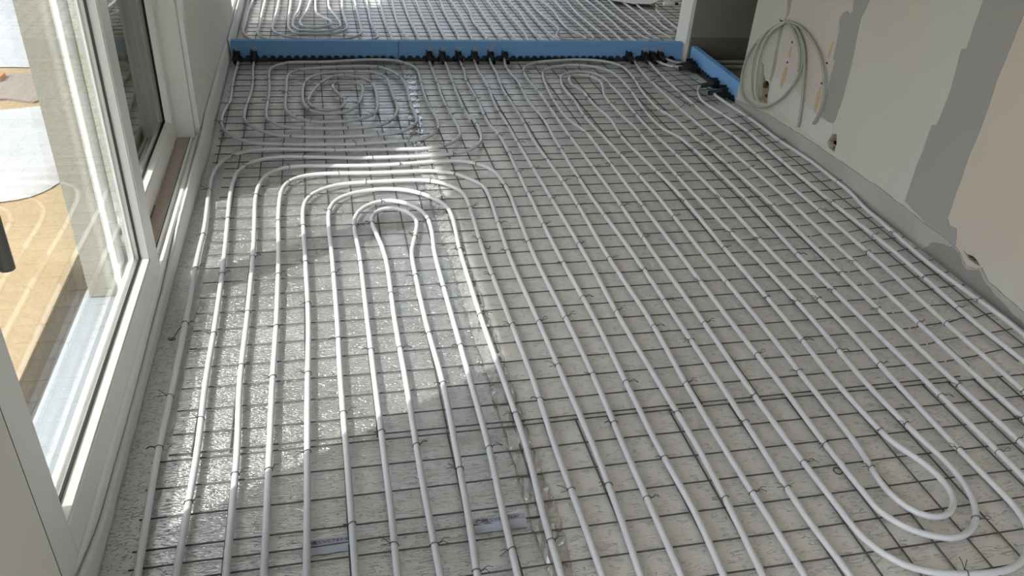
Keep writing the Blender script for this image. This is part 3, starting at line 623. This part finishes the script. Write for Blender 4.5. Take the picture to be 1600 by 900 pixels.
tag(o, 'orange timber plank on the ground between the two white sheets outside', 'plank')

# ---------------------------------------------------------------- white edge foam along the left wall
def foam_strip(name, label, rows):
    """rows: (y, x_base, x_top, z_top); thin upright strip"""
    th_ = 0.009; prof = []
    P = []
    n = len(rows)
    ys = [r[0] for r in rows]
    def interp(y):
        for i in range(n - 1):
            if rows[i][0] <= y <= rows[i + 1][0]:
                t = (y - rows[i][0]) / (rows[i + 1][0] - rows[i][0]); t = t * t * (3 - 2 * t)
                return [rows[i][k] * (1 - t) + rows[i + 1][k] * t for k in (1, 2, 3)]
        return rows[-1][1:]
    v = []; f = []; m = 150; k = 10
    for j in range(m + 1):
        y = ys[0] + (ys[-1] - ys[0]) * j / m
        xb, xt, zt = interp(y)
        zt += 0.003 * noise.noise((y * 18, 1, 0)); xb += 0.002 * noise.noise((y * 11, 5, 0))
        ring = []
        for i in range(5):
            t = i / 4
            ring.append((xb + (xt - xb) * t ** 1.5, 0.004 + (zt - 0.004) * t))
        ring2 = [(x - th_, z - (0.0 if i < 4 else 0.001)) for i, (x, z) in enumerate(ring)]
        for x, z in ring + ring2[::-1]: v.append((x, y, z))
    w = 10
    for j in range(m):
        for i in range(w):
            i2 = (i + 1) % w
            f.append((j * w + i, j * w + i2, (j + 1) * w + i2, (j + 1) * w + i))
    f.append(tuple(range(w))); f.append(tuple(range(m * w + w - 1, m * w - 1, -1)))
    b = MB(); b.add(v, f)
    o = b.obj(name, M['foam'], smooth=True)
    return tag(o, label, 'edge foam')
foam_strip('edge_foam', 'white foam edge strip along the foot of the glass door', [(0.5, -0.572, -0.574, 0.115), (1.18, -0.572, -0.575, 0.11), (1.50, -0.573, -0.577, 0.055), (1.9, -0.573, -0.578, 0.048), (2.4, -0.571, -0.577, 0.058), (3.0, -0.568, -0.576, 0.092), (3.5, -0.560, -0.572, 0.108), (3.785, -0.553, -0.566, 0.13)])
foam_strip('edge_foam', 'white foam edge strip against the left wall beyond the glass door', [(3.79, -0.553, -0.566, 0.13), (4.0, -0.560, -0.5705, 0.14), (4.5, -0.562, -0.5715, 0.14), (5.25, -0.562, -0.5715, 0.135)])
foam_strip('edge_foam', 'white foam edge strip on the far side of the blue board', [(5.34, -0.56, -0.570, 0.12), (5.9, -0.56, -0.570, 0.115), (8.5, -0.56, -0.570, 0.115)])

# ---------------------------------------------------------------- blue boards with their black clip rails and sleeves
def board(label, P0, P1, h, t, cut=0.0):
    d = Vector((P1[0] - P0[0], P1[1] - P0[1], 0)); L = d.length; ang = math.atan2(d.y, d.x)
    b = MB(); b.box(0, L, 0, t, 0.0, h)
    o = b.obj('insulation_board', M['blue'], bevel=0.002)
    o.location = (P0[0], P0[1], 0.003); o.rotation_euler = (0, 0, ang)
    return tag(o, label, 'insulation board', 'blue boards between the rooms')
board('blue foam board, left piece of the long low divider across the floor', (-0.555, 5.275), (0.490, 5.272), 0.122, 0.045)
board('blue foam board, long right piece of the low divider up to the pillar', (0.494, 5.272), (2.495, 5.270), 0.124, 0.045)
board('short blue foam board across the doorway on the right', (2.53, 5.20), (2.505, 4.40), 0.122, 0.04)

def rail(label, P0, P1, depth=0.022):
    d = Vector((P1[0] - P0[0], P1[1] - P0[1], 0)); L = d.length; ang = math.atan2(d.y, d.x)
    n = int(L / 0.05); prof = [(0, 0)]
    for i in range(n):
        x = i * 0.05
        prof += [(x + 0.002, 0.014), (x + 0.010, 0.026), (x + 0.014, 0.030), (x + 0.032, 0.030), (x + 0.036, 0.026), (x + 0.044, 0.014)]
    prof += [(n * 0.05, 0.012), (n * 0.05, 0.0)]
    v = [(x, -depth, z) for x, z in prof] + [(x, -0.001, z) for x, z in prof]
    m = len(prof); f = [(i, (i + 1) % m, (i + 1) % m + m, i + m) for i in range(m)]
    tri = tessellate_polygon([[Vector((x, z, 0)) for x, z in prof]])
    f += [tuple(t) for t in tri] + [tuple(i + m for i in t[::-1]) for t in tri]
    b = MB(); b.add(v, f)
    o = b.obj('clip_rail', M['black']); o.location = (P0[0], P0[1], 0.004); o.rotation_euler = (0, 0, ang)
    return tag(o, label, 'clip rail', 'black wavy clip rails at the boards')
rail('black wavy clip rail along the foot of the left blue board', (-0.53, 5.272), (0.488, 5.269))
rail('black wavy clip rail along the foot of the long blue board', (0.494, 5.269), (2.46, 5.267))
rail('black wavy clip rail along the short doorway board', (2.527, 5.16), (2.503, 4.41))

def fitting_proto():
    root = empty('pipe_sleeve')
    # corrugated sleeve running in y through the board, rising to the back
    P = []; Rr = []
    for i in range(23):
        t = i / 22
        P.append((0, -0.125 + 0.122 * t, 0.022 + 0.022 * t)); Rr.append(0.0135 if i % 2 else 0.0165)
    v, f = tube_geo(P, Rr, 12, False)
    obj('corrugated_sleeve', v, f, M['black'], root, False)
    b = MB(); b.box(-0.024, 0.024, -0.052, -0.002, 0.012, 0.034); b.box(-0.020, -0.012, -0.050, -0.004, 0.03, 0.070); b.box(0.012, 0.020, -0.050, -0.004, 0.03, 0.062)
    b.box(-0.029, -0.024, -0.04, -0.01, 0.0, 0.028); b.box(0.024, 0.029, -0.04, -0.01, 0.0, 0.028)
    b.obj('saddle_clip', M['black'], root, bevel=0.003)
    return root
def flap():
    b = MB(); b.add([(-0.004, -0.0035, 0.066), (0.024, -0.0035, 0.070), (0.022, -0.0035, 0.092), (-0.006, -0.0035, 0.090), (-0.004, -0.001, 0.066), (0.024, -0.001, 0.070), (0.022, -0.001, 0.092), (-0.006, -0.001, 0.090)],
        [(0, 1, 2, 3), (4, 7, 6, 5), (0, 4, 5, 1), (1, 5, 6, 2), (2, 6, 7, 3), (3, 7, 4, 0)])
    return b.obj('torn_flap', M['film'], None)
proto = fitting_proto(); flap_o = flap()
slots = [(-0.521, 'leftmost black pipe sleeve at the blue board, beside the left wall'), (-0.418, 'second black pipe sleeve from the left wall at the blue board'),
         (0.691, 'first black sleeve of the row of six in the middle of the blue board'), (0.777, 'second black sleeve of the six in the middle of the blue board'),
         (0.885, 'third black sleeve of the six in the middle of the blue board'), (0.994, 'fourth black sleeve of the six in the middle of the blue board'),
         (1.104, 'fifth black sleeve of the six in the middle of the blue board'), (1.202, 'sixth black sleeve of the six, set lowest on the blue board'),
         (2.090, 'black sleeve standing apart, left of the cluster beside the pillar'), (2.205, 'left black sleeve in the cluster beside the pillar'),
         (2.265, 'middle black sleeve in the cluster beside the pillar'), (2.325, 'right black sleeve in the cluster beside the pillar')]
door_slots = [((2.500, 5.060), 90, 'upper black sleeve at the near side of the doorway board, far end'), ((2.498, 5.000), 90, 'black sleeve below the first at the far end of the doorway board'),
              ((2.495, 4.640), 90, 'black sleeve in the middle of the doorway board'), ((2.490, 4.500), 90, 'black sleeve at the near end of the doorway board')]
slots_all = [((x, 5.268), 0.0, l) for x, l in slots] + [((p[0], p[1]), -90.0, l) for p, a, l in door_slots]
for i, (p, rot, lab) in enumerate(slots_all):
    r = proto
    if i:
        r = proto.copy(); COL.objects.link(r)
        for ch in proto.children:
            c = ch.copy(); COL.objects.link(c); c.parent = r
    if i in (1, 2, 3, 4, 5, 6, 9, 10, 11):
        c = flap_o if i == 1 else flap_o.copy()
        if i != 1: COL.objects.link(c)
        c.parent = r; tag(c, 'torn pale flap of board foam')
    r.location = (p[0], p[1], 0.004); r.rotation_euler = (0, 0, math.radians(rot))
    tag(r, lab, 'pipe sleeve', 'black pipe sleeves at the blue boards')
# ---------------------------------------------------------------- steel mesh
def wire(parent, a, b, r=0.0024, wob=0.004, seed=0, bend=0.0):
    a = Vector(a); b = Vector(b); rr = random.Random(seed)
    n = 7; P = []
    side = Vector((-(b - a).y, (b - a).x, 0)).normalized()
    for i in range(n + 1):
        t = i / n
        p = a.lerp(b, t)
        if 0 < i < n: p += side * rr.uniform(-wob, wob) + Vector((0, 0, rr.uniform(0, 0.0008)))
        P.append(p)
    v, f = tube_geo(P, r, 5)
    return obj('wire', v, f, M['steel'], parent, True)

def mesh_sheet(label, xs, ys, x0, x1, y0, y1, loc, rot=0.0, wob=0.004, seed=1, zl=0.0045, skew=0.0):
    """xs: lengthwise wires at these x, ys: cross wires at these y (relative to loc)"""
    root = tag(empty('steel_mesh', (loc[0], loc[1], 0.0)), label, 'steel mesh', 'welded steel mesh sheets')
    root.rotation_euler = (0, 0, rot)
    for i, x in enumerate(xs): wire(root, (x, y0, zl), (x, y1, zl), seed=seed * 1000 + i, wob=wob * 0.6)
    for i, y in enumerate(ys): wire(root, (x0, y, zl + 0.0042), (x1, y + skew * (x1 - x0), zl + 0.0042), seed=seed * 1000 + 500 + i, wob=wob)
    return root
lx = lambda a, b, o: [o + 0.1 * k for k in range(-30, 40) if a <= o + 0.1 * k <= b]
near_mesh = mesh_sheet('steel mesh sheet nearest the viewer, under the hairpin pipe bend', [-0.494, -0.402, -0.302, -0.207, -0.110, -0.010, 0.093, 0.191, 0.285, 0.390, 0.482, 0.574, 0.672] + lx(0.72, 2.46, 0.073), [1.691 - 0.0985 * k for k in range(0, 13)], -0.51, 2.46, 0.46, 1.70, (0, 0), seed=1, wob=0.003)
wire(near_mesh, (-0.51, 1.343, 0.0082), (0.475, 1.348, 0.0082), seed=77, wob=0.003)
mesh_sheet('steel mesh sheet in the middle, under the long straight pipes by the window', lx(-0.42, 2.02, 0.087), [1.712] + [1.793 + 0.0995 * k for k in range(0, 19)], -0.47, 2.03, 1.706, 3.62, (0, 0), seed=2, wob=0.003, zl=0.0055)
mesh_sheet('steel mesh sheet under the round pipe spiral near the blue board', lx(-0.52, 2.04, 0.087), [3.66 + 0.1 * k for k in range(0, 16)], -0.53, 2.05, 3.63, 5.22, (0, 0), seed=3)
mesh_sheet('narrow steel mesh strip lying askew along the right wall', lx(0.05, 0.46, 0.01), [0.033 + 0.0995 * k for k in range(0, 24)], 0.04, 0.47, 0.0, 2.42, (2.0, 1.76), wob=0.007, seed=4, zl=0.0055, skew=0.12)
mesh_sheet('crooked steel mesh piece in front of the doorway board', [0.04, 0.14, 0.24, 0.34], [0.05 + 0.1 * k for k in range(0, 8)], 0.02, 0.37, 0.0, 0.78, (2.13, 4.32), rot=math.radians(8.0), wob=0.006, seed=5, zl=0.007)
mesh_sheet('steel mesh sheet in the far room beyond the blue board', lx(-0.5, 3.6, 0.06), [5.42 + 0.1 * k for k in range(0, 26)], -0.5, 3.65, 5.36, 8.0, (0, 0), seed=6)

# ---------------------------------------------------------------- heating pipes
RP, ZP = 0.0092, 0.0250
def ring_tie(seed):
    """bent tie wire: a loop round the pipe with two twisted tails"""
    r = random.Random(seed); b = MB()
    L = []
    for k in range(13):
        a = 2 * math.pi * k / 12
        L.append((0.0015 * math.sin(a * 0.5 + seed), math.cos(a) * 0.0104, math.sin(a) * 0.0106 + 0.0006))
    b.tube(L, 0.0013, 4, False)
    s = 1 if r.random() < 0.6 else -1
    t0 = Vector((0, s * 0.010, 0.004))
    for q in range(2):
        e = t0 + Vector((r.uniform(-0.012, 0.012), s * r.uniform(0.014, 0.032), r.uniform(-0.002, 0.012)))
        mid = (t0 + e) / 2 + Vector((r.uniform(-0.006, 0.006), 0, r.uniform(0.002, 0.008)))
        b.tube([t0, mid, e], 0.0011, 3, False)
    o = b.obj('wire_tie', M['tie'])
    return o
tie_variants = [ring_tie(i).data for i in range(6)]
for o in [o for o in COL.objects if o.name.startswith('wire_tie')]: bpy.data.objects.remove(o)
tie_rng = random.Random(11)

def pipe(label, pts, ext0=0.0, ext1=0.0, ties=0.36, it=5, group=None, z=ZP, ends=None, start_z=None):
    P = [Vector((x / 1000, y / 1000, z)) for x, y in pts]
    if ends:
        P = [Vector(p) for p in ends.get('pre', [])] + P + [Vector(p) for p in ends.get('post', [])]
    if ext0: d = (P[0] - P[1]).normalized(); P = [P[0] + d * ext0, P[0] + d * ext0 * 0.5] + P
    if ext1: d = (P[-1] - P[-2]).normalized(); P = P + [P[-1] + d * ext1 * 0.5, P[-1] + d * ext1]
    Q = relax(resample(P, 0.022), it)
    v, f = tube_geo(Q, RP, 10)
    o = obj('heating_pipe', v, f, M['pipe'], None, True)
    tag(o, label, 'heating pipe', group)
    if ties:
        acc = tie_rng.uniform(0.05, ties)
        for i in range(1, len(Q) - 1):
            acc -= (Q[i] - Q[i - 1]).length
            if acc < 0 and Q[i].y < 5.15 and Q[i].y > 0.75 and Q[i].x < 2.6:
                acc = ties * tie_rng.uniform(0.55, 1.5)
                t = (Q[i + 1] - Q[i - 1]).normalized()
                c = bpy.data.objects.new('wire_tie', tie_variants[tie_rng.randrange(6)]); COL.objects.link(c)
                c.parent = o; c.location = Q[i]
                c.rotation_euler = (0, 0, math.atan2(t.y, t.x) + tie_rng.uniform(-0.3, 0.3) + (math.pi if tie_rng.random() < 0.5 else 0))
    return o
up = lambda x: {'pre': [(x, 5.262, 0.046), (x, 5.215, 0.037)]}
updown = {'pre': [(-0.521, 5.262, 0.046), (-0.521, 5.215, 0.037)], 'post': [(-0.418, 5.215, 0.037), (-0.418, 5.262, 0.046)]}
G = 'heating pipes on the floor'
P_ = PIPES
pipe('white heating pipe coiled into the round spiral near the blue board', [(max(x, -540), min(y, 5222)) for x, y in P_['spiral']], group=G, ends=updown, it=3)
pipe('white heating pipe running along the foam edge, then bending below the spiral', P_['w1'], ext1=0.8, group=G, ends=up(0.691))
pipe('white heating pipe second from the glass door, bending right just below the spiral', P_['w2'], ext1=0.8, group=G, ends=up(0.777))
pipe('white heating pipe, outermost of the six nested hairpins by the window', P_['h3'], 0.8, 0.8, group=G)
pipe('white heating pipe, second of the six nested hairpins counted from outside', P_['h4'], 0.8, 0.8, group=G)
pipe('white heating pipe, third of the six nested hairpins counted from outside', P_['h5'], 0.8, 0.8, group=G)
pipe('white heating pipe, fourth of the six nested hairpins counted from outside', P_['h6'], 0.8, 0.8, group=G)
pipe('white heating pipe, hairpin just around the narrow innermost keyhole bend', P_['h7'], 0.8, 0.8, group=G)
pipe('white heating pipe, innermost hairpin with the narrow keyhole bend', P_['h8'], 0.8, 0.8, group=G)
pipe('white straight heating pipe from the third sleeve of the middle six', P_['e1'], ext1=0.8, group=G, ends=up(0.885))
pipe('white straight heating pipe from the fourth sleeve of the middle six', P_['e2'], ext1=0.8, group=G, ends=up(0.994))
pipe('white straight heating pipe from the fifth sleeve of the middle six', P_['e3'], ext1=0.8, group=G, ends=up(1.104))
pipe('white straight heating pipe from the sixth sleeve of the middle six', P_['e4'], ext1=0.8, group=G, ends=up(1.202))
pipe('long white heating pipe looping back and forth, with the nested bends at lower right', P_['serp'], 0.9, 0.9, group=G, it=4, ties=0.42)
pipe('white heating pipe from the sleeve standing apart left of the pillar cluster', P_['q3'], ext1=0.9, group=G, ends=up(2.090))
pipe('white heating pipe from the left sleeve of the pillar cluster', P_['q4'], ext1=0.9, group=G, ends=up(2.205))
pipe('white heating pipe second from the right wall, from the middle of the doorway board', P_['q5'], ext1=0.9, group=G, ends={'pre': [(2.49, 4.64, 0.045), (2.455, 4.64, 0.035)]})
pipe('white heating pipe hugging the foot of the right wall', P_['q6'], ext1=0.9, group=G, ends={'pre': [(2.485, 4.50, 0.045), (2.455, 4.50, 0.035)]})
pipe('short white pipe link between pillar cluster and doorway board, nearer one', P_['l1'], group=G, ends={'pre': [(2.265, 5.262, 0.046), (2.265, 5.215, 0.037)], 'post': [(2.44, 5.00, 0.03), (2.492, 5.00, 0.045)]})
pipe('short white pipe link between pillar cluster and doorway board, farther one', P_['l2'], group=G, ends={'pre': [(2.325, 5.262, 0.046), (2.325, 5.215, 0.037)], 'post': [(2.44, 5.06, 0.03), (2.494, 5.06, 0.045)]})

ordw = ['first', 'second', 'third', 'fourth', 'fifth', 'sixth', 'seventh', 'eighth', 'ninth', 'tenth', 'eleventh', 'twelfth', 'thirteenth', 'fourteenth', 'fifteenth', 'sixteenth', 'seventeenth', 'eighteenth', 'nineteenth', 'twentieth',
        'twenty-first', 'twenty-second', 'twenty-third', 'twenty-fourth', 'twenty-fifth', 'twenty-sixth', 'twenty-seventh', 'twenty-eighth', 'twenty-ninth', 'thirtieth', 'thirty-first']
far_special = {3: 'white pipe in the far room, outermost flat loop in the sunlit corner', 4: 'white pipe in the far room, third loop outwards in the sunlit corner',
               5: 'white pipe in the far room, loop around the innermost sunlit one', 6: 'white pipe in the far room, innermost sunlit loop with a pointed bend',
               21: 'white pipe in the far room with a hooked hairpin behind the middle of the board'}
for i, pts in enumerate(FAR):
    lab = far_special.get(i, 'white pipe in the far room beyond the blue board, %s from the left' % ordw[i])
    both = i in (3, 4, 5, 6, 21)
    P = [(max(x, -535), y) for x, y in pts if y > 5342]
    if i == 0: P = P[:-2]
    P = [(P[0][0], P[0][1] + 1000), (P[0][0], P[0][1] + 300)] + P
    if both: P = P + [(P[-1][0], P[-1][1] + 300), (P[-1][0], P[-1][1] + 1000)]
    pipe(lab, P, 0.0, 0.0, ties=0, group='heating pipes in the far room', it=2)

# ---------------------------------------------------------------- small things on the floor and wall
def bent_wire(name, label, P, r=0.0014, cat='wire'):
    v, f = tube_geo(resample(P, 0.006), r, 5)
    return tag(obj(name, v, f, M['tie'], None, True), label, cat)
bent_wire('wire_offcut', 'bent dark wire offcut on the foil strip beside the edge foam', [(-0.545, 2.262, 0.006), (-0.535, 2.255, 0.005), (-0.520, 2.258, 0.006), (-0.528, 2.268, 0.006), (-0.545, 2.262, 0.007), (-0.530, 2.256, 0.008), (-0.516, 2.30, 0.012), (-0.508, 2.31, 0.016)])
rg = [(1.354 + 0.012 * math.cos(a * math.pi / 8), 1.371 + 0.013 * math.sin(a * math.pi / 8), 0.013) for a in range(17)]
bent_wire('wire_ring', 'small dark wire ring lying on the mesh beside a pipe at lower right', rg, 0.0018)
bent_wire('wire_hook', 'tiny pale curved wire bit on the foil among the middle pipes', [(0.597, 2.768, 0.004), (0.600, 2.742, 0.004), (0.612, 2.738, 0.004), (0.618, 2.758, 0.005)], 0.0014)

def sleeve(label, c, w, h, rot, words):
    root = tag(empty('printed_sleeve', c), label, 'plastic sleeve', 'clear printed sleeves on the mesh')
    root.rotation_euler = (0, 0, rot)
    v = []; f = []; nx, ny = 8, 8
    for j in range(ny + 1):
        for i in range(nx + 1):
            u = j / ny - 0.5
            v.append((-w / 2 + w * i / nx + (0.004 * u), u * h, 0.0040 + 0.0078 * math.exp(-(u / 0.11) ** 2) + 0.0006 * math.sin(i * 2.1)))
    for j in range(ny):
        for i in range(nx):
            a = j * (nx + 1) + i; f.append((a, a + 1, a + nx + 2, a + nx + 1))
    obj('film', v, f, M['film'], root, True)
    x = words[0]
    for txt, m, bold in words[1]:
        cu = bpy.data.curves.new('lettering', 'FONT'); cu.body = txt; cu.size = 0.0205; cu.offset = 0.0004 if bold else 0.0
        to = bpy.data.objects.new('lettering', cu); COL.objects.link(to)
        dg = bpy.context.evaluated_depsgraph_get(); dg.update()
        me = bpy.data.meshes.new_from_object(to.evaluated_get(dg))
        bpy.data.objects.remove(to)
        wd_ = max(p.co.x for p in me.vertices)
        for p in me.vertices:
            uy = (p.co.y + 0.0035) / h
            p.co.z = 0.0048 + 0.0078 * math.exp(-(uy / 0.11) ** 2)
        me.materials.clear(); me.materials.append(M[m])
        lo = bpy.data.objects.new('lettering', me); COL.objects.link(lo); lo.parent = root
        lo.location = (x, 0.0035, 0); x += wd_ + 0.003
    return root
sleeve('pale blue printed film sleeve on the mesh wire, left of the two', (-0.062, 1.3455, 0), 0.118, 0.047, 0.005, (-0.058, [('GFS', 'ink_dark', True), ('SYSTEMS', 'ink', False)]))
sleeve('pale blue printed film sleeve on the mesh wire, right of the two', (0.370, 1.3475, 0), 0.135, 0.048, 0.0, (-0.062, [('GFS', 'ink_dark', True), ('SYSTEMS', 'ink', False)]))

# cable coil hanging on the right wall
cc = tag(empty('cable_coil', (2.48, 4.0, 0.58)), 'loose coil of grey green cables hanging from the right wall', 'cable coil')
for i, C_ in enumerate(A['cables']):
    dx = 0.004 * (i % 3)
    P = [Vector((0.004 - dx - 0.006 * math.sin(math.pi * k / (len(C_) - 1)), y / 1000 - 4.0, z / 1000 - 0.58)) for k, (y, z) in enumerate(C_)]
    if i in (1, 2): P.append(P[-1] + Vector((0.03, 0.0, -0.012)))
    P = relax(resample(P, 0.012), 3)
    v, f = tube_geo(P, 0.0078 if i in (1, 2) else 0.0070, 8)
    obj('cable', v, f, M['cable_lt' if i in (1, 2) else 'cable'], cc, True)
b = MB(); b.tube([(0.02, 0.035, 0.012), (-0.02, 0.035, 0.012), (-0.024, 0.035, 0.02)], 0.003, 6); b.obj('wall_hook', M['plug'], cc)

# two conduits on the floor of the side room
for k, (y, z, lab) in enumerate(((5.17, 0.016, 'grey green conduit on the side room floor, nearer the dark wall'), (5.06, 0.016, 'grey green conduit on the side room floor, farther from the dark wall'))):
    v, f = tube_geo(relax(resample([(2.62, y, z), (2.9, y + 0.01, z), (3.3, y - 0.01, z), (4.2, y, z)], 0.05), 2), 0.014, 10)
    tag(obj('conduit', v, f, M['cable_lt'], None, True), lab, 'conduit', 'conduits in the side room')
v, f = tube_geo(relax(resample([(2.60, 4.62, 0.012), (2.64, 4.68, 0.03), (2.72, 4.72, 0.035), (2.85, 4.7, 0.015), (3.2, 4.6, 0.012)], 0.02), 2), 0.009, 10)
tag(obj('conduit', v, f, M['cable_lt'], None, True), 'pale curved conduit rising just behind the doorway board', 'conduit', 'conduits in the side room')

# odds and ends at the far edge of the view
cb = MB(); cb.prism_z([(2.52, 6.90), (2.68, 6.79), (2.84, 6.78), (2.94, 6.88), (2.94, 7.35), (2.50, 7.35)], 0.036, 0.042)
tag(cb.obj('cardboard', M['wall_white']), 'cream card sheet lying on the pipes at the far end of the far room', 'cardboard')
jb = empty('plastic_bottle', (2.99, 6.72, 0.036)); tag(jb, 'small white bottle with a black cap lying in the far room', 'bottle')
v, f = tube_geo([(-0.06, 0, 0.022), (-0.055, 0, 0.022), (0.03, 0, 0.022), (0.045, 0, 0.022)], [0.016, 0.021, 0.021, 0.010], 12); obj('bottle_body', v, f, M['frame'], jb, True)
v, f = tube_geo([(0.045, 0, 0.022), (0.075, 0, 0.022)], 0.012, 12); obj('cap', v, f, M['black'], jb)
